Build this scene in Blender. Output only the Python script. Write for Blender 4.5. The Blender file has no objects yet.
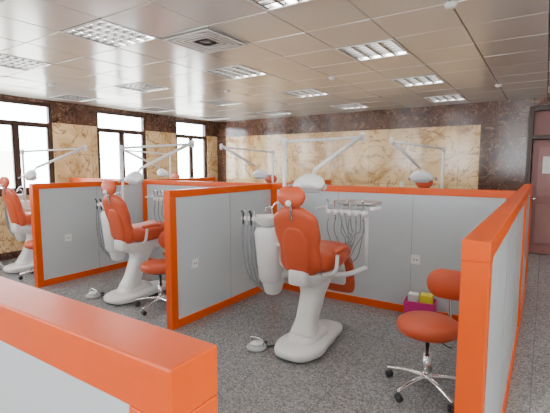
import bpy, bmesh, math, random
from mathutils import Vector, Matrix
random.seed(4)
S=bpy.context.scene
COL=S.collection
# ------------------------------------------------------------------ materials
def nmat(name):
    m=bpy.data.materials.new(name); m.use_nodes=True
    nt=m.node_tree; b=nt.nodes['Principled BSDF']
    return m,nt,b
def mat(name,col,rough=.5,metal=0,coat=0,var=.06,scale=6,bump=0,spec=.5):
    m,nt,b=nmat(name)
    N=nt.nodes.new
    geo=N('ShaderNodeTexCoord'); no=N('ShaderNodeTexNoise'); no.inputs['Scale'].default_value=scale; no.inputs['Detail'].default_value=4
    nt.links.new(geo.outputs['Object'],no.inputs['Vector'])
    r=N('ShaderNodeValToRGB')
    c=Vector(col)
    r.color_ramp.elements[0].position=.3; r.color_ramp.elements[1].position=.7
    r.color_ramp.elements[0].color=(*[max(0,x*(1-var)) for x in c],1)
    r.color_ramp.elements[1].color=(*[min(1,x*(1+var)) for x in c],1)
    nt.links.new(no.outputs['Fac'],r.inputs['Fac']); nt.links.new(r.outputs['Color'],b.inputs['Base Color'])
    b.inputs['Roughness'].default_value=rough; b.inputs['Metallic'].default_value=metal
    b.inputs['Coat Weight'].default_value=coat; b.inputs['Specular IOR Level'].default_value=spec
    if bump:
        bp=N('ShaderNodeBump'); bp.inputs['Strength'].default_value=bump; bp.inputs['Distance'].default_value=.002
        n2=N('ShaderNodeTexNoise'); n2.inputs['Scale'].default_value=250
        nt.links.new(geo.outputs['Object'],n2.inputs['Vector'])
        nt.links.new(n2.outputs['Fac'],bp.inputs['Height']); nt.links.new(bp.outputs['Normal'],b.inputs['Normal'])
    return m
M_orange=mat('orange_painted_frame',(.76,.088,.0),.32,var=.03,spec=.35)
M_uph=mat('orange_vinyl',(.58,.085,.028),.40,var=.05,bump=.15,spec=.4)
M_white=mat('white_plastic',(.80,.80,.79),.3,var=.02)
M_lgrey=mat('light_grey_plastic',(.42,.43,.44),.4,var=.03)
M_dark=mat('dark_plastic',(.03,.03,.033),.45)
M_hose=mat('grey_hose',(.25,.26,.27),.5)
M_chrome=mat('chrome',(.8,.8,.8),.14,metal=1,var=.02)
M_alu=mat('brushed_aluminium',(.62,.62,.62),.35,metal=1)
M_panel=mat('grey_panel',(.56,.60,.615),.26,var=.03,scale=1.5,spec=.5)
M_seam=mat('panel_seam',(.28,.29,.30),.5)
M_brown=mat('brown_aluminium_frame',(.055,.025,.016),.4)
M_door=mat('mauve_wood_door',(.30,.13,.12),.45,scale=3)
M_plaster=mat('plaster',(.62,.56,.47),.8)
M_magenta=mat('magenta_plastic',(.65,.02,.22),.35)
M_yellow=mat('yellow_paper',(.85,.70,.04),.6)
M_paper=mat('white_paper',(.8,.8,.78),.7)
M_build=mat('outside_facade',(.80,.76,.68),.9)
M_glassdark=mat('outside_window_glass',(.45,.47,.5),.4)
M_ceil=mat('metal_ceiling_tile',(.82,.82,.79),.2,metal=.25,var=.03,scale=.8)
M_cgap=mat('ceiling_gap',(.05,.045,.04),.9)
M_refl=mat('mirror_reflector',(.85,.85,.85),.12,metal=1,var=.01)
M_blade=mat('louvre_blade',(.16,.155,.15),.3,metal=.8,var=.02)
M_vent=mat('vent_throat',(.30,.29,.28),.7)

def marble(name,c1,c2,c3,joint,scale=1.6,bw=1.2,bh=.75,rough=.16,vein=.015):
    m,nt,b=nmat(name); N=nt.nodes.new; L=nt.links.new
    g=N('ShaderNodeNewGeometry'); sp=N('ShaderNodeSeparateXYZ'); L(g.outputs['Position'],sp.inputs[0])
    ad=N('ShaderNodeMath'); ad.operation='ADD'; L(sp.outputs['X'],ad.inputs[0]); L(sp.outputs['Y'],ad.inputs[1])
    cb=N('ShaderNodeCombineXYZ'); L(ad.outputs[0],cb.inputs[0]); L(sp.outputs['Z'],cb.inputs[1])
    n1=N('ShaderNodeTexNoise'); n1.inputs['Scale'].default_value=scale; n1.inputs['Detail'].default_value=9; n1.inputs['Roughness'].default_value=.62; n1.inputs['Distortion'].default_value=1.6
    L(g.outputs['Position'],n1.inputs['Vector'])
    r=N('ShaderNodeValToRGB'); e=r.color_ramp.elements
    e[0].position=.36; e[0].color=(*c2,1); e[1].position=.58; e[1].color=(*c1,1)
    e2=e.new(.47); e2.color=(*[(a*2+bb)/3 for a,bb in zip(c1,c2)],1)
    L(n1.outputs['Fac'],r.inputs['Fac'])
    n2=N('ShaderNodeTexNoise'); n2.inputs['Scale'].default_value=scale*.9; n2.inputs['Detail'].default_value=5; n2.inputs['Distortion'].default_value=2.5
    L(g.outputs['Position'],n2.inputs['Vector'])
    r2=N('ShaderNodeValToRGB'); f=r2.color_ramp.elements
    f[0].position=.5-vein; f[0].color=(0,0,0,1); f[1].position=.5+vein; f[1].color=(0,0,0,1)
    k=f.new(.5); k.color=(1,1,1,1)
    L(n2.outputs['Fac'],r2.inputs['Fac'])
    mx=N('ShaderNodeMixRGB'); L(r2.outputs['Color'],mx.inputs['Fac']); L(r.outputs['Color'],mx.inputs[1]); mx.inputs[2].default_value=(*c3,1)
    br=N('ShaderNodeTexBrick'); br.offset=0; br.inputs['Scale'].default_value=1
    br.inputs['Brick Width'].default_value=bw; br.inputs['Row Height'].default_value=bh; br.inputs['Mortar Size'].default_value=.004
    br.inputs['Mortar Smooth'].default_value=0
    L(cb.outputs[0],br.inputs['Vector'])
    m2=N('ShaderNodeMixRGB'); L(br.outputs['Fac'],m2.inputs['Fac']); L(mx.outputs['Color'],m2.inputs[1]); m2.inputs[2].default_value=(*joint,1)
    L(m2.outputs['Color'],b.inputs['Base Color']); b.inputs['Roughness'].default_value=rough
    return m
M_beige=marble('beige_marble',(.86,.62,.33),(.50,.28,.10),(.34,.15,.05),(.38,.25,.14),scale=1.4,bw=.9,bh=.6,rough=.12,vein=.02)
M_brownm=marble('brown_marble',(.12,.052,.032),(.04,.016,.011),(.36,.22,.14),(.03,.015,.01),scale=3.2,bw=.6,bh=.7,rough=.15)

def granite():
    m,nt,b=nmat('grey_granite_floor'); N=nt.nodes.new; L=nt.links.new
    g=N('ShaderNodeNewGeometry')
    v=N('ShaderNodeTexVoronoi'); v.inputs['Scale'].default_value=95; L(g.outputs['Position'],v.inputs['Vector'])
    r=N('ShaderNodeValToRGB'); e=r.color_ramp.elements
    sp=N('ShaderNodeSeparateColor'); L(v.outputs['Color'],sp.inputs[0])
    e[0].position=0; e[0].color=(.13,.127,.126,1); e[1].position=1; e[1].color=(.35,.345,.34,1)
    x=e.new(.45); x.color=(.215,.21,.207,1)
    L(sp.outputs[0],r.inputs['Fac'])
    br=N('ShaderNodeTexBrick'); br.offset=0; br.inputs['Scale'].default_value=1
    br.inputs['Brick Width'].default_value=.6; br.inputs['Row Height'].default_value=.6; br.inputs['Mortar Size'].default_value=.002
    L(g.outputs['Position'],br.inputs['Vector'])
    m2=N('ShaderNodeMixRGB'); L(br.outputs['Fac'],m2.inputs['Fac']); L(r.outputs['Color'],m2.inputs[1]); m2.inputs[2].default_value=(.12,.115,.11,1)
    n=N('ShaderNodeTexNoise'); n.inputs['Scale'].default_value=1.2; L(g.outputs['Position'],n.inputs['Vector'])
    mr=N('ShaderNodeMapRange'); mr.inputs['To Min'].default_value=.13; mr.inputs['To Max'].default_value=.24
    L(n.outputs['Fac'],mr.inputs['Value']); L(mr.outputs[0],b.inputs['Roughness'])
    L(m2.outputs['Color'],b.inputs['Base Color'])
    return m
M_floor=granite()

def glass():
    m,nt,b=nmat('window_glass'); N=nt.nodes.new; L=nt.links.new
    t=N('ShaderNodeBsdfTransparent'); t.inputs[0].default_value=(.97,.98,.99,1)
    gl=N('ShaderNodeBsdfGlossy'); gl.inputs['Roughness'].default_value=.03
    mx=N('ShaderNodeMixShader'); mx.inputs[0].default_value=.05; L(t.outputs[0],mx.inputs[1]); L(gl.outputs[0],mx.inputs[2])
    L(mx.outputs[0],nt.nodes['Material Output'].inputs['Surface']); return m
M_glass=glass()
def emis(name,col,s):
    m,nt,b=nmat(name)
    b.inputs['Base Color'].default_value=(*col,1); b.inputs['Emission Color'].default_value=(*col,1); b.inputs['Emission Strength'].default_value=s
    return m
M_tube=emis('fluorescent_tube',(1,.99,.96),4.0)
M_lens=mat('lamp_lens',(.55,.6,.62),.08,var=.02)

# ------------------------------------------------------------------ geometry helpers
def finish(me,name,mt,parent=None,smooth=False,top=True):
    o=bpy.data.objects.new(name,me); COL.objects.link(o)
    if isinstance(mt,(list,tuple)):
        for q in mt: me.materials.append(q)
    else: me.materials.append(mt)
    if smooth:
        for p in me.polygons: p.use_smooth=True
    if parent: o.parent=parent
    return o
def empty(name,loc=(0,0,0),rz=0):
    o=bpy.data.objects.new(name,None); COL.objects.link(o); o.empty_display_size=.1
    o.location=loc; o.rotation_euler=(0,0,rz); return o
def add_box(bm,x0,x1,y0,y1,z0,z1,mi=0,bev=0):
    r=bmesh.ops.create_cube(bm,size=1); vs=r['verts']
    for v in vs:
        v.co=Vector((x0+(v.co.x+.5)*(x1-x0),y0+(v.co.y+.5)*(y1-y0),z0+(v.co.z+.5)*(z1-z0)))
    fs=set(f for v in vs for f in v.link_faces)
    for f in fs: f.material_index=mi
    if bev:
        es=set(e for f in fs for e in f.edges)
        rr=bmesh.ops.bevel(bm,geom=list(es),offset=bev,segments=2,affect='EDGES',profile=.5)
        for f in rr['faces']: f.material_index=mi
def boxes(name,lst,mts,parent=None,bev=0):
    bm=bmesh.new()
    for b in lst: add_box(bm,*b[:6],mi=(b[6] if len(b)>6 else 0),bev=bev)
    me=bpy.data.meshes.new(name); bm.to_mesh(me); bm.free()
    return finish(me,name,mts,parent)
def catmull(pts,n):
    P=[Vector(p) for p in pts]; 
    if len(P)==2: return [P[0].lerp(P[1],i/(n-1)) for i in range(n)]
    P=[P[0]*2-P[1]]+P+[P[-1]*2-P[-2]]
    segs=len(P)-3; out=[]
    for i in range(n):
        t=i/(n-1)*segs; k=min(int(t),segs-1); u=t-k
        a,b,c,d=P[k:k+4]
        out.append(.5*((2*b)+(c-a)*u+(2*a-5*b+4*c-d)*u*u+(3*b-a-3*c+d)*u**3))
    return out
def rings_mesh(name,rings,mt,parent,cap=True,smooth=True):
    bm=bmesh.new(); R=[[bm.verts.new(p) for p in r] for r in rings]
    n=len(R[0])
    for a,b in zip(R,R[1:]):
        for i in range(n):
            bm.faces.new((a[i],a[(i+1)%n],b[(i+1)%n],b[i]))
    if cap:
        bm.faces.new(R[0][::-1]); bm.faces.new(R[-1])
    bmesh.ops.recalc_face_normals(bm,faces=bm.faces)
    me=bpy.data.meshes.new(name); bm.to_mesh(me); bm.free()
    return finish(me,name,mt,parent,smooth)
def sgnp(x,p): return math.copysign(abs(x)**p,x)
def cushion(name,path,ws,ts,mt,parent,end=.05,p=2.6,n=32,m=30,X=(1,0,0)):
    pts=catmull([tuple(q) for q in path],m)
    def itp(a,t):
        t=t*(len(a)-1); i=min(int(t),len(a)-2); u=t-i; u=u*u*(3-2*u); return a[i]*(1-u)+a[i+1]*u
    L=[0]
    for a,b in zip(pts,pts[1:]): L.append(L[-1]+(b-a).length)
    T=L[-1]; ss=[]
    for i in range(7): ss.append(end*(1-math.cos(i/6*math.pi/2)))
    mid=[end+(T-2*end)*i/16 for i in range(1,16)]
    ss=ss+mid+[T-s for s in ss[::-1]]
    rings=[]; Xv=Vector(X)
    for s in ss:
        i=0
        while i<len(L)-2 and L[i+1]<s: i+=1
        u=(s-L[i])/max(1e-9,L[i+1]-L[i]); c=pts[i].lerp(pts[i+1],u)
        tg=(pts[min(i+1,len(pts)-1)]-pts[i]).normalized()
        v=Xv.cross(tg).normalized()
        t=s/T; a=itp(ws,t); b=itp(ts,t)
        d=min(s,T-s)
        if d<end:
            f=math.sqrt(max(0,1-((end-d)/end)**2)); a=a-min(end,a*.9)*(1-f); b=b*max(.03,f**.8)
        rings.append([c+Xv*(a*sgnp(math.cos(q),2/p))+v*(b*sgnp(math.sin(q),2/p)) for q in [j/n*2*math.pi for j in range(n)]])
    return rings_mesh(name,rings,mt,parent)
def lathe(name,prof,mt,parent,loc=(0,0,0),n=32,axis='Z',sx=1,sy=1):
    rings=[]
    for r,z in prof:
        ring=[]
        for j in range(n):
            q=j/n*2*math.pi; x=r*math.cos(q)*sx; y=r*math.sin(q)*sy
            if axis=='Z': v=Vector((x,y,z))
            elif axis=='Y': v=Vector((x,z,y))
            else: v=Vector((z,x,y))
            ring.append(v+Vector(loc))
        rings.append(ring)
    return rings_mesh(name,rings,mt,parent)
def tube(name,pts,r,mt,parent,n=10,smooth_path=True,m=None,r2=None):
    P=catmull(pts,m or (8*len(pts))) if (smooth_path and len(pts)>2) else [Vector(p) for p in pts]
    rings=[]; up=None
    for i,c in enumerate(P):
        t=(P[min(i+1,len(P)-1)]-P[max(i-1,0)]).normalized()
        if up is None:
            up=Vector((0,0,1)) if abs(t.z)<.9 else Vector((1,0,0))
        a=(up-t*up.dot(t)).normalized(); up=a; b=t.cross(a)
        rr=r if r2 is None else r+(r2-r)*i/(len(P)-1)
        rings.append([c+a*rr*math.cos(q)+b*rr*math.sin(q) for q in [j/n*2*math.pi for j in range(n)]])
    return rings_mesh(name,rings,mt,parent)
def superbox(name,c,sx,sy,z0,z1,mt,parent,p=5,taper=(1,1),r=.02,n=36):
    rings=[]; H=z1-z0
    hs=[(z0,-r),(z0+.3*r,-.35*r),(z0+r,0),(z0+H*.5,0),(z1-r,0),(z1-.3*r,-.35*r),(z1,-r)]
    for z,d in hs:
        t=(z-z0)/H; k=taper[0]*(1-t)+taper[1]*t
        rings.append([Vector((c[0]+(sx*k+d)*sgnp(math.cos(q),2/p),c[1]+(sy*k+d)*sgnp(math.sin(q),2/p),z)) for q in [j/n*2*math.pi for j in range(n)]])
    return rings_mesh(name,rings,mt,parent)
def duplicate(root,loc,rz):
    new=root.copy(); COL.objects.link(new); new.name=root.name; new.location=loc; new.rotation_euler=(0,0,rz)
    for c in root.children:
        d=c.copy(); COL.objects.link(d); d.parent=new
    return new

# ------------------------------------------------------------------ room
XL,XR,YF,YB,HC=-7.58,2.9,-3.9,8.63,2.765
ZF=2.37
boxes('floor',[(XL-.2,XR+.2,YF-.2,YB+2.4,-.1,0)],M_floor)
def wall_with_openings(name,axis,pos,thick,a0,a1,ops,zf,mats):
    L=[]
    def put(s,e,z0,z1):
        for (q0,q1,mi) in ((0,zf,0),(zf,HC+.1,1)):
            lo=max(z0,q0); hi=min(z1,q1)
            if hi>lo+1e-4:
                if axis=='X': L.append((min(pos,pos+thick),max(pos,pos+thick),s,e,lo,hi,mi))
                else: L.append((s,e,min(pos,pos+thick),max(pos,pos+thick),lo,hi,mi))
    cur=a0
    for s,e,z0,z1 in sorted(ops):
        put(cur,s,0,HC+.1); put(s,e,0,z0); put(s,e,z1,HC+.1); cur=e
    put(cur,a1,0,HC+.1)
    return boxes(name,L,mats)
WZ0,WZ1=1.12,2.70
wl=[(-3.56,-2.33),(-1.43,-.19),(.71,1.95),(2.87,4.12),(5.0,6.23),(7.12,8.24)]
wall_with_openings('wall_left','X',XL,-.18,YF,YB,[(a,b,WZ0,WZ1) for a,b in wl],ZF,[M_beige,M_brownm])
wf=[(-6.6,-5.2),(-4.2,-2.8),(-1.8,-.4),(.8,2.2)]
wall_with_openings('wall_front','Y',YF,-.18,XL-.18,XR+.18,[(a,b,WZ0,WZ1) for a,b in wf],ZF,[M_beige,M_brownm])
wall_with_openings('wall_right','X',XR,.18,YF,YB,[(-2.2,-.8,WZ0,WZ1),(.4,1.8,WZ0,WZ1)],ZF,[M_beige,M_brownm])
DX0,DX1,DZ=-.30,.65,2.62
L=[(XL-.18,XL+.31,YB,YB+.2,0,HC+.1,1),(XL+.31,-1.03,YB,YB+.2,0,ZF,0),(XL+.31,-1.03,YB,YB+.2,ZF,HC+.1,1),
   (-1.03,DX0,YB,YB+.2,0,HC+.1,1),(DX0,DX1,YB,YB+.2,DZ,HC+.1,1),(DX1,XR+.18,YB,YB+.2,0,HC+.1,1)]
boxes('wall_back',L,[M_beige,M_brownm])
boxes('wall_lobby',[(-1.6,-1.4,YB+.2,YB+2.3,0,HC),(1.9,2.1,YB+.2,YB+2.3,0,HC),(-1.6,2.1,YB+2.2,YB+2.4,0,HC)],M_plaster)
boxes('ceiling_lobby',[(-1.6,2.1,YB+.2,YB+2.4,HC+.0,HC+.1)],M_plaster)
boxes('trim_1',[(XL+.31,-1.03,YB-.015,YB-.001,ZF-.02,ZF+.03),(-1.06,-1.01,YB-.015,YB-.001,0,ZF+.03)],M_brownm)
boxes('baseboard_back',[(XL,DX0-.1,YB-.02,YB-.001,0,.12)],M_brownm)
boxes('baseboard_left',[(XL+.001,XL+.02,YF,YB-.03,0,.12)],M_brownm)
d=empty('door_1',(0,0,0))
boxes('frame',[(DX0,DX0+.08,YB-.04,YB+.18,0,DZ),(DX1-.08,DX1,YB-.04,YB+.18,0,DZ),(DX0+.08,DX1-.08,YB-.04,YB+.18,DZ-.08,DZ),(DX0+.08,DX1-.08,YB-.03,YB+.18,2.05,2.12)],M_brown,d,bev=.006)
boxes('leaf',[(DX0+.09,DX1-.09,YB+.06,YB+.11,.01,2.04),(DX0+.18,DX1-.18,YB+.045,YB+.06,.2,.9,1),(DX0+.18,DX1-.18,YB+.045,YB+.06,1.05,1.92,1)],[M_door,mat('door_raised_panel',(.34,.16,.15),.4)],d,bev=.004)
boxes('transom_panel',[(DX0+.08,DX1-.08,YB+.08,YB+.1,2.12,DZ-.08)],M_door,d)
lathe('handle',[(.0,0),(.03,0),(.03,-.05),(.0,-.05)],M_chrome,d,loc=(DX0+.15,YB+.045,1.0),axis='Y')
boxes('notice_paper',[(DX0+.25,DX0+.5,YB+.04,YB+.044,1.45,1.75)],M_paper,d)

def window(i,axis,pos,a0,a1,out):
    z0,z1=WZ0,WZ1; zt=2.30; w=.055; mid=(a0+a1)/2
    L=[];G=[]
    d0,d1=sorted((pos+out*.03,pos+out*.10))
    def b(s,e,lo,hi,dd=(d0,d1),l=L):
        if axis=='X': l.append((dd[0],dd[1],s,e,lo,hi))
        else: l.append((s,e,dd[0],dd[1],lo,hi))
    b(a0,a0+w,z0,z1);b(a1-w,a1,z0,z1);b(a0+w,a1-w,z0,z0+w);b(a0+w,a1-w,z1-w,z1);b(a0+w,a1-w,zt,zt+w)
    b(mid-w/2,mid+w/2,z0+w,zt)
    s0,s1=sorted((pos+out*.045,pos+out*.085)); dd=(s0,s1)
    for (p,q) in ((a0+w,mid-w/2),(mid+w/2,a1-w)):
        b(p,p+.03,z0+w,zt,dd);b(q-.03,q,z0+w,zt,dd);b(p,q,z0+w,z0+w+.03,dd);b(p,q,zt-.03,zt,dd)
    e=empty('window_%d'%i)
    boxes('frame',L,M_brown,e)
    g=pos+out*.065
    b(a0+w,a1-w,z0+w,z1-w,(g-.003,g+.003),G)
    boxes('glass',G,M_glass,e)
    sl=[]; 
    q0,q1=sorted((pos-out*.05,pos+out*.03))
    b(a0-.06,a1+.06,z0-.04,z0,(q0,q1),sl)
    boxes('sill',sl,M_brownm,e)
    la=bpy.data.lights.new('daylight','AREA'); la.shape='RECTANGLE'; la.size=a1-a0; la.size_y=z1-z0
    la.cycles.is_portal=True
    lo=bpy.data.objects.new('daylight_portal',la); COL.objects.link(lo); lo.parent=e
    c=(a0+a1)/2
    if axis=='X': lo.location=(pos+out*.17,c,(z0+z1)/2); dirv=Vector((-out,0,0))
    else: lo.location=(c,pos+out*.17,(z0+z1)/2); dirv=Vector((0,-out,0))
    lo.rotation_euler=dirv.to_track_quat('-Z','Z').to_euler()
i=1
for a,b_ in wl[::-1]: window(i,'X',XL,a,b_,-1); i+=1
for a,b_ in wf: window(i,'Y',YF,a,b_,-1); i+=1
for a,b_ in ((-2.2,-.8),(.4,1.8)): window(i,'X',XR,a,b_,1); i+=1

ob=[(-34,-26,-6,12,-6,2.4,0)]
for k in range(5):
    for z in (-.4,1.0): ob.append((-26.02,-25.95,-4+k*3.3,-2.6+k*3.3,z,z+.9,1))
boxes('neighbouring_building',ob,[M_build,M_glassdark])
boxes('ground_outside',[(-80,60,-60,80,-6.2,-6.0)],M_build)

# ceiling tiles
lx=[-1.54-1.8*k for k in range(4)]+[.26,2.06]; ly=[2.38+1.8*k for k in range(4)]+[.58,-1.22,-3.02]
lights=[(x,y) for x in lx for y in ly]
xs=[]; x=-1.54+.3
while x>XL: x-=.6
while x<XR: xs.append(x); x+=.6
ys=[]; y=2.38+.3
while y>YF: y-=.6
while y<YB: ys.append(y); y+=.6
def isl(cx,cy):
    return any(abs(cx-a)<.1 and abs(cy-b)<.1 for a,b in lights)
bm=bmesh.new()
for x in xs:
    for y in ys:
        if isl(x+.3,y+.3): continue
        g=.008; tx=random.uniform(-.004,.004); ty=random.uniform(-.004,.004)
        a0,a1=max(x+g,XL),min(x+.6-g,XR); b0,b1=max(y+g,YF),min(y+.6-g,YB)
        cs=[(a0,b0,-1,-1),(a0,b1,-1,1),(a1,b1,1,1),(a1,b0,1,-1)]
        vs=[bm.verts.new((p,q,HC+u*tx*.6+w*ty*.6)) for p,q,u,w in cs]
        bm.faces.new(vs)
        vt=[bm.verts.new((p-u*.004,q-w*.004,HC+.012)) for p,q,u,w in [(c[0],c[1],-c[2],-c[3]) for c in cs]]
        for k in range(4): bm.faces.new((vs[k],vt[k],vt[(k+1)%4],vs[(k+1)%4]))
me=bpy.data.meshes.new('ceiling'); bm.to_mesh(me); bm.free()
ceil=finish(me,'ceiling',M_ceil)
boxes('ceiling_slab',[(XL-.18,XR+.18,YF-.18,YB+.2,HC+.14,HC+.24)],M_cgap)
gb=[]
for x in xs: gb.append((x-.014,x+.014,YF,YB,HC+.012,HC+.03))
for y in ys: gb.append((XL,XR,y-.014,y+.014,HC+.012,HC+.03))
boxes('ceiling_grid',gb,M_cgap)
# louvred lights
tr=empty('ceiling_light')
boxes('housing',[(-.29,.29,-.29,.29,.10,.11),(-.29,-.285,-.29,.29,.0,.10),(.285,.29,-.29,.29,.0,.10),(-.285,.285,-.29,-.285,.0,.10),(-.285,.285,.285,.29,.0,.10)],M_refl,tr)
boxes('rim',[(-.296,.296,-.296,-.278,-.008,.0),(-.296,.296,.278,.296,-.008,.0),(-.296,-.278,-.278,.278,-.008,.0),(.278,.296,-.278,.278,-.008,.0)],M_white,tr)
lv=[]
for k in range(5):
    x=-.27+k*.135; lv.append((x-.014,x+.014,-.278,.278,.0,.03))
for k in range(1,7):
    y=-.278+k*.0794; lv.append((-.278,.278,y-.009,y+.009,.002,.022))
boxes('louvre_blades',lv,M_blade,tr)
for k in range(4):
    x=-.2025+k*.135
    lathe('tube_%d'%(k+1),[(.0,-.26),(.013,-.26),(.013,.26),(0,.26)],M_tube,tr,loc=(x,0,.078),axis='Y',n=10)
al=bpy.data.lights.new('added_fill','AREA'); al.size=.55; al.energy=14; al.color=(1,.99,.97)  # soft fill added inside the fixture to even out the room's light
ao=bpy.data.objects.new('added_fill',al); COL.objects.link(ao); ao.parent=tr; ao.location=(0,0,.055)
tr.location=(lights[0][0],lights[0][1],HC)
for (x,y) in lights[1:]: duplicate(tr,(x,y,HC),0)
# air diffuser & detectors
df=empty('ceiling_air_diffuser',(-3.34+.6,2.38+.6,HC-.004))
dl=[]
for k in range(5):
    r=.28-k*.05
    dl+= [(-r,r,-r,-r+.028,-.02+k*.002,-.012),(-r,r,r-.028,r,-.02+k*.002,-.012),(-r,-r+.028,-r+.028,r-.028,-.02+k*.002,-.012),(r-.028,r,-r+.028,r-.028,-.02+k*.002,-.012)]
boxes('vanes',dl,M_white,df); boxes('throat',[(-.28,.28,-.28,.28,-.010,-.004)],M_vent,df)
sd=None
for (x,y) in [(-2.44,1.78),(-.64,3.28),(-4.24,5.08),(-2.44,5.08),(-.64,6.88),(-6.0,3.28)]:
    if sd is None:
        sd=empty('smoke_detector'); lathe('body',[(0,0),(.045,0),(.045,-.012),(.035,-.03),(.015,-.036),(0,-.036)],M_white,sd); sd.location=(x,y,HC-.004)
    else: duplicate(sd,(x,y,HC-.004),0)

# ------------------------------------------------------------------ partitions
PH=1.36; PT=.085
def partition(name,p0,p1,seams=.95):
    e=empty(name,(p0[0],p0[1],0),math.atan2(p1[1]-p0[1],p1[0]-p0[0]))
    Ln=math.hypot(p1[0]-p0[0],p1[1]-p0[1]); t=PT/2; pw=.08
    boxes('frame',[(0,pw,-t,t,0,PH-.07),(Ln-pw,Ln,-t,t,0,PH-.07),(0,Ln,-t,t,PH-.07,PH),(pw,Ln-pw,-t,t,.0,.08)],M_orange,e,bev=.003)
    k=.028
    boxes('panel',[(pw-.01,Ln-pw+.01,-k,k,.07,PH-.06)],M_panel,e)
    n=max(1,round((Ln-2*pw)/seams)); st=(Ln-2*pw)/n; sm=[]
    for i in range(1,n):
        x=pw+i*st; sm.append((x-.0025,x+.0025,-k-.0015,k+.0015,.08,PH-.07))
    if sm: boxes('seams',sm,M_seam,e)
    return e
XA,XB_,XC=-.172,-2.98,-5.50
YW=4.42; h=PT/2
for a,b in ((XB_+h,XA-h),(XC+h,XB_-h),(XL+.03,XC-h)):
    partition('partition_panel',(a+.001,YW),(b-.001,YW))
partition('partition_panel',(XA,1.43),(XA,YW+h))
for x in (XB_,XC): partition('partition_panel',(x,2.66),(x,YW+h))
for x in (XA,XB_,XC): partition('partition_panel',(x,YW+h+.001),(x,6.15))
partition('partition_panel',(-3.05,.357),(-.355,.357))
partition('partition_panel',(-5.8,.357),(-3.05-PT,.357))
partition('partition_panel',(-3.05-h,.31),(-3.05-h,-1.4))

def socket(loc,rz):
    e=empty('wall_socket',loc,rz)
    boxes('plate',[(-.048,.048,-.012,0,-.048,.048)],M_paper,e,bev=.003)
    boxes('holes',[(-.02,-.009,-.0135,-.011,-.007,.007),(.009,.02,-.0135,-.011,-.007,.007)],M_dark,e)
for x in (XB_,XC): socket((x+.0285,2.98 if x==XB_ else 3.1,.60),math.pi/2)
socket((-1.1,YW-.0285,.60),0)
for x in (-4.5,-2.5,-1.95): socket((x,YB-.001,1.2),0)

# ------------------------------------------------------------------ dental chair unit (faces +Y)
c=empty('dental_chair')
cushion('floor_base',[(0,-.42,.05),(0,-.2,.055),(0,.1,.06),(0,.48,.045)],[.15,.215,.19,.16,.12],[.05,.055,.06,.05,.04],M_white,c,end=.1,p=3.2)
superbox('base_cover',(0,-.05,0),.13,.2,.06,.17,M_white,c,p=3.5,taper=(1.15,.9),r=.03)
cushion('lift_column',[(0,-.12,.10),(0,-.06,.28),(0,.02,.45),(0,.06,.62)],[.12,.09,.095,.13],[.12,.085,.095,.15],M_white,c,end=.04,p=3.5)
superbox('seat_housing',(0,.06,0),.15,.27,.55,.70,M_white,c,p=3.5,taper=(.75,1.12),r=.035)
cushion('seat_cushion',[(0,-.2,.80),(0,0,.78),(0,.2,.79),(0,.36,.81),(0,.43,.76)],[.20,.235,.24,.23,.20],[.09,.10,.10,.09,.07],M_uph,c,end=.08,p=2.8)
cushion('leg_cushion',[(0,.42,.74),(0,.49,.62),(0,.55,.46),(0,.60,.34)],[.19,.19,.18,.16],[.055,.055,.05,.045],M_uph,c,end=.05,p=2.8)
cushion('leg_support',[(0,.38,.70),(0,.44,.58),(0,.50,.44)],[.13,.13,.11],[.03,.03,.02],M_white,c,end=.03,p=4)
cushion('backrest_cushion',[(0,-.17,.68),(0,-.195,.82),(0,-.235,.98),(0,-.28,1.13),(0,-.325,1.27)],[.165,.195,.185,.21,.205,.14],[.06,.068,.058,.052,.048,.036],M_uph,c,end=.09,p=2.5)
cushion('backrest_shell',[(0,-.225,.70),(0,-.255,.82),(0,-.29,.98),(0,-.325,1.10)],[.10,.12,.12,.07],[.03,.025,.02,.012],M_uph,c,end=.05,p=2.5)
superbox('back_hinge',(0,-.2,0),.09,.07,.60,.74,M_white,c,p=4,r=.02)
tube('headrest_bar',[(0,-.34,1.16),(0,-.375,1.36)],.014,M_chrome,c,smooth_path=False)
lathe('headrest_knob',[(0,0),(.022,0),(.026,-.008),(.022,-.022),(0,-.024)],M_white,c,loc=(0,-.385,1.30),axis='Y',n=20)
cushion('headrest',[(0,-.355,1.27),(0,-.35,1.34),(0,-.345,1.43)],[.10,.125,.10],[.035,.04,.03],M_uph,c,end=.045,p=2.4)
for s,nm in ((-1,'armrest_left'),(1,'armrest_right')):
    tube(nm+'_bracket',[(s*.15,-.08,.68),(s*.26,-.08,.72),(s*.275,-.06,.86)],.016,M_white,c)
    cushion(nm,[(s*.275,-.12,.89),(s*.275,.02,.90),(s*.275,.14,.885)],[.028,.032,.024],[.02,.022,.016],M_white if s<0 else M_uph,c,end=.025)
tube('delivery_arm',[(.05,.15,.62),(.22,.25,.62),(.34,.42,.66)],.024,M_white,c)
tube('delivery_column',[(.34,.42,.645),(.34,.42,1.13)],.017,M_white,c,smooth_path=False)
tube('delivery_link',[(.34,.42,1.12),(.27,.44,1.17),(.2,.44,1.19)],.022,M_white,c)
superbox('delivery_head',(.2,.44,0),.245,.12,1.19,1.23,M_white,c,p=6,r=.012)
superbox('instrument_tray',(.2,.50,0),.22,.14,1.245,1.262,M_alu,c,p=6,r=.006)
boxes('tray_post',[(.17,.23,.42,.48,1.225,1.25)],M_white,c)
superbox('control_pad',(.2,.33,0),.20,.035,1.20,1.23,M_lgrey,c,p=5,r=.008)
tube('tray_handle',[(-.05,.36,1.21),(-.08,.28,1.20),(-.075,.22,1.20)],.010,M_white,c)
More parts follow.
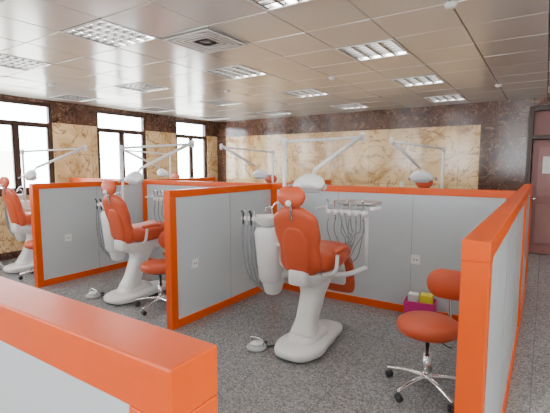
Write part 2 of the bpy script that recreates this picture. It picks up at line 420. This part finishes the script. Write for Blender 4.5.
for k in range(6):
    x=.02+k*.068
    lathe('holster_%d'%(k+1),[(0,1.15),(.016,1.15),(.019,1.20),(.012,1.20),(0,1.195)],M_white,c,loc=(x,.28,0),n=14)
    tube('handpiece_%d'%(k+1),[(x,.285,1.11),(x,.278,1.20),(x,.265,1.27),(x,.24,1.285)],.009,M_chrome if k%2 else M_lgrey,c,n=8)
    lo=.74+.04*((k*2)%5)
    tube('hose_%d'%(k+1),[(x,.285,1.12),(x,.27,1.0),(x*.6+.10,.27,lo+.05),(.16+x*.15,.33,lo-.02),(.2+x*.1,.40,lo+.1),(x*.6+.1,.42,1.0),(x*.8+.04,.42,1.20)],.0055,M_hose,c,n=7)
boxes('holster_rail',[(-.01,.39,.285,.31,1.17,1.20)],M_white,c,bev=.004)
u=c
superbox('cuspidor_body',(-.43,.02,0),.135,.16,.50,1.03,M_white,u,p=3,taper=(.75,1.05),r=.05)
superbox('cuspidor_lower_body',(-.43,.04,0),.09,.10,.38,.54,M_white,u,p=3,taper=(.7,1.1),r=.03)
tube('cuspidor_support_arm',[(-.12,.05,.62),(-.3,.06,.60),(-.40,.04,.56)],.045,M_white,u,n=14)
lathe('cuspidor_bowl',[(0,1.03),(.05,1.03),(.10,1.06),(.135,1.12),(.14,1.13),(.13,1.125),(.09,1.075),(.03,1.06),(0,1.06)],M_white,u,loc=(-.47,-.0,0))
tube('water_spout',[(-.36,.08,1.03),(-.36,.09,1.22),(-.40,.05,1.25),(-.44,.02,1.20)],.008,M_chrome,u,n=8)
tube('cup_filler',[(-.50,.12,1.03),(-.50,.12,1.18),(-.52,.07,1.2),(-.53,.05,1.17)],.008,M_chrome,u,n=8)
tube('assistant_arm',[(-.48,.06,.93),(-.58,.1,.95),(-.66,.06,1.02),(-.66,.02,1.08)],.018,M_white,u)
superbox('assistant_holder',(-.66,.0,0),.10,.035,1.07,1.11,M_white,u,p=5,r=.01)
for k in range(4):
    x=-.73+k*.047
    tube('suction_tip_%d'%(k+1),[(x,-.03,1.03),(x,-.03,1.13),(x-.008,-.045,1.17)],.011,M_lgrey if k%2 else M_dark,u,n=8)
    tube('suction_hose_%d'%(k+1),[(x,-.03,1.04),(x+.005,-.05,.92),(x+.03,-.05,.66),(x+.09,-.02,.50-.03*k),(-.50,.02,.46),(-.43,.03,.46)],.010 if k<2 else .007,M_hose,u,n=7)
lmp=c
tube('lamp_pole',[(-.33,.08,1.0),(-.33,.08,1.80)],.017,M_white,lmp,smooth_path=False)
lathe('lamp_pole_joint',[(0,1.77),(.026,1.77),(.028,1.83),(.02,1.845),(0,1.845)],M_white,lmp,loc=(-.33,.08,0),n=16)
tube('lamp_upper_arm',[(-.33,.08,1.81),(.10,.88,1.88)],.014,M_white,lmp,smooth_path=False)
lathe('lamp_elbow',[(0,1.84),(.024,1.84),(.026,1.92),(.018,1.93),(0,1.93)],M_white,lmp,loc=(.10,.88,0),n=16)
tube('lamp_spring_arm',[(.10,.88,1.90),(-.05,.14,1.56)],.023,M_white,lmp,smooth_path=False,r2=.017)
tube('lamp_yoke_stem',[(-.05,.14,1.56),(-.055,.10,1.51),(-.06,.07,1.48)],.012,M_white,lmp)
cushion('lamp_head',[(-.20,.03,1.425),(-.05,.04,1.46),(.10,.03,1.425)],[.06,.08,.06],[.035,.05,.035],M_white,lmp,end=.06,p=2.6,X=(0,.8,.6))
cushion('lamp_lens',[(-.16,.055,1.395),(-.05,.06,1.405),(.06,.055,1.395)],[.045,.055,.045],[.03,.035,.03],M_lens,lmp,end=.03,p=2.6,X=(0,.8,.6))
for s in (-1,1): tube('lamp_handle_%d'%(2 if s>0 else 1),[(-.05+s*.13,.03,1.43),(-.05+s*.18,.0,1.42),(-.05+s*.185,-.05,1.39)],.009,M_lgrey,lmp,n=8)

fp=empty('foot_pedal')
lathe('pedal_body',[(0,0),(.085,0),(.09,.02),(.075,.035),(0,.04)],M_lgrey,fp,n=28)
lathe('pedal_disc',[(0,.04),(.05,.04),(.055,.05),(.045,.06),(0,.062)],M_white,fp,n=28)
boxes('toe_lever',[(-.03,.03,.07,.13,.01,.03)],M_dark,fp,bev=.004)
tube('pedal_handle',[(-.07,0,.03),(-.06,0,.09),(.06,0,.09),(.07,0,.03)],.006,M_chrome,fp,n=8)
tube('pedal_cord',[(.06,.05,.012),(.12,.16,.008),(.10,.28,.008),(.16,.36,.008),(.20,.38,.02)],.006,M_dark,fp,n=7)

places=[(-1.67,3.12,0),(-4.10,3.17,0),(-6.58,3.17,0),(-1.46,5.80,math.pi),(-4.14,5.80,math.pi),(-6.60,5.80,math.pi)]
first=True
for (x,y,r) in places:
    if first:
        c.location=(x,y,0); first=False
        fp.location=(x-.36,y-.33,0); 
    else:
        duplicate(c,(x,y,0),r)
        R=Matrix.Rotation(r,3,'Z')@Vector((-.42,-.33,0)); duplicate(fp,(x+R.x,y+R.y,0),r)

# ------------------------------------------------------------------ stool
st=empty('dentist_stool')
lathe('seat_cushion',[(0,.425),(.18,.425),(.205,.44),(.215,.47),(.208,.50),(.18,.518),(.09,.525),(0,.525)],M_uph,st,n=40)
lathe('seat_plate',[(0,.405),(.12,.405),(.13,.426),(0,.426)],M_dark,st,n=24)
lathe('gas_cylinder',[(0,.10),(.028,.10),(.028,.27),(.024,.27),(.016,.272),(.016,.407),(0,.407)],M_chrome,st,n=20)
lathe('hub',[(0,.07),(.04,.07),(.045,.10),(.035,.13),(0,.13)],M_chrome,st,n=20)
for k in range(5):
    a=k*2*math.pi/5+.5; ca,sa=math.cos(a),math.sin(a)
    tube('leg_%d'%(k+1),[(ca*.03,sa*.03,.10),(ca*.16,sa*.16,.095),(ca*.29,sa*.29,.07)],.019,M_chrome,st,n=10,r2=.013)
    tube('caster_stem_%d'%(k+1),[(ca*.28,sa*.28,.075),(ca*.28,sa*.28,.04)],.007,M_chrome,st,smooth_path=False,n=8)
    b=a+1.1; w=Vector((math.cos(b),math.sin(b),0))
    for s in (-1,1):
        p=Vector((ca*.28,sa*.28,.026))+w*s*.013
        rings=[]; t=Vector((-w.y,w.x,0))
        for (rr,dd) in ((.004,-.009),(.024,-.009),(.026,0),(.024,.009),(.004,.009)):
            rings.append([p+w*dd+t*rr*math.cos(q)+Vector((0,0,1))*rr*math.sin(q) for q in [j/18*2*math.pi for j in range(18)]])
        rings_mesh('caster_%d%s'%(k+1,'a' if s<0 else 'b'),rings,M_dark,st)
tube('back_bracket',[(.03,.08,.415),(.06,.19,.405),(.09,.27,.45),(.088,.275,.57),(.085,.255,.73)],.011,M_chrome,st,n=10)
cushion('back_cushion',[(.085,.22,.62),(.085,.215,.73),(.085,.225,.84)],[.13,.155,.13],[.038,.043,.036],M_uph,st,end=.07,p=2.4)
tube('height_lever',[(.02,0,.41),(.14,-.1,.40),(.18,-.12,.40)],.005,M_dark,st,n=8)
st.location=(-.63,2.92,0)
duplicate(st,(-3.55,3.05,0),.6)
duplicate(st,(-6.0,3.0,0),.2)

bx=empty('supply_box',(-1.0,4.24,0),.1)
boxes('tub',[(-.15,.15,-.10,.10,0,.01),(-.15,.15,-.10,-.09,.01,.22),(-.15,.15,.09,.10,.01,.22),(-.15,-.14,-.09,.09,.01,.22),(.14,.15,-.09,.09,.01,.22)],M_magenta,bx,bev=.002)
boxes('yellow_packet',[(.0,.12,-.07,.05,.02,.29)],M_yellow,bx,bev=.004)
boxes('white_packet',[(-.12,-.02,-.05,.05,.02,.28)],M_paper,bx,bev=.004)

# ------------------------------------------------------------------ world + camera
w=bpy.data.worlds.new('sky'); S.world=w; w.use_nodes=True
bg=w.node_tree.nodes['Background']; bg.inputs[0].default_value=(.90,.95,1,1); bg.inputs[1].default_value=20.0
cam=bpy.data.cameras.new('camera'); co=bpy.data.objects.new('camera',cam); COL.objects.link(co)
cam.sensor_width=36; cam.lens=36*409.5/550; cam.clip_start=.02
co.location=(0,0,1.6); co.rotation_euler=(math.radians(90-5.79),0,math.radians(33.36))
S.camera=co
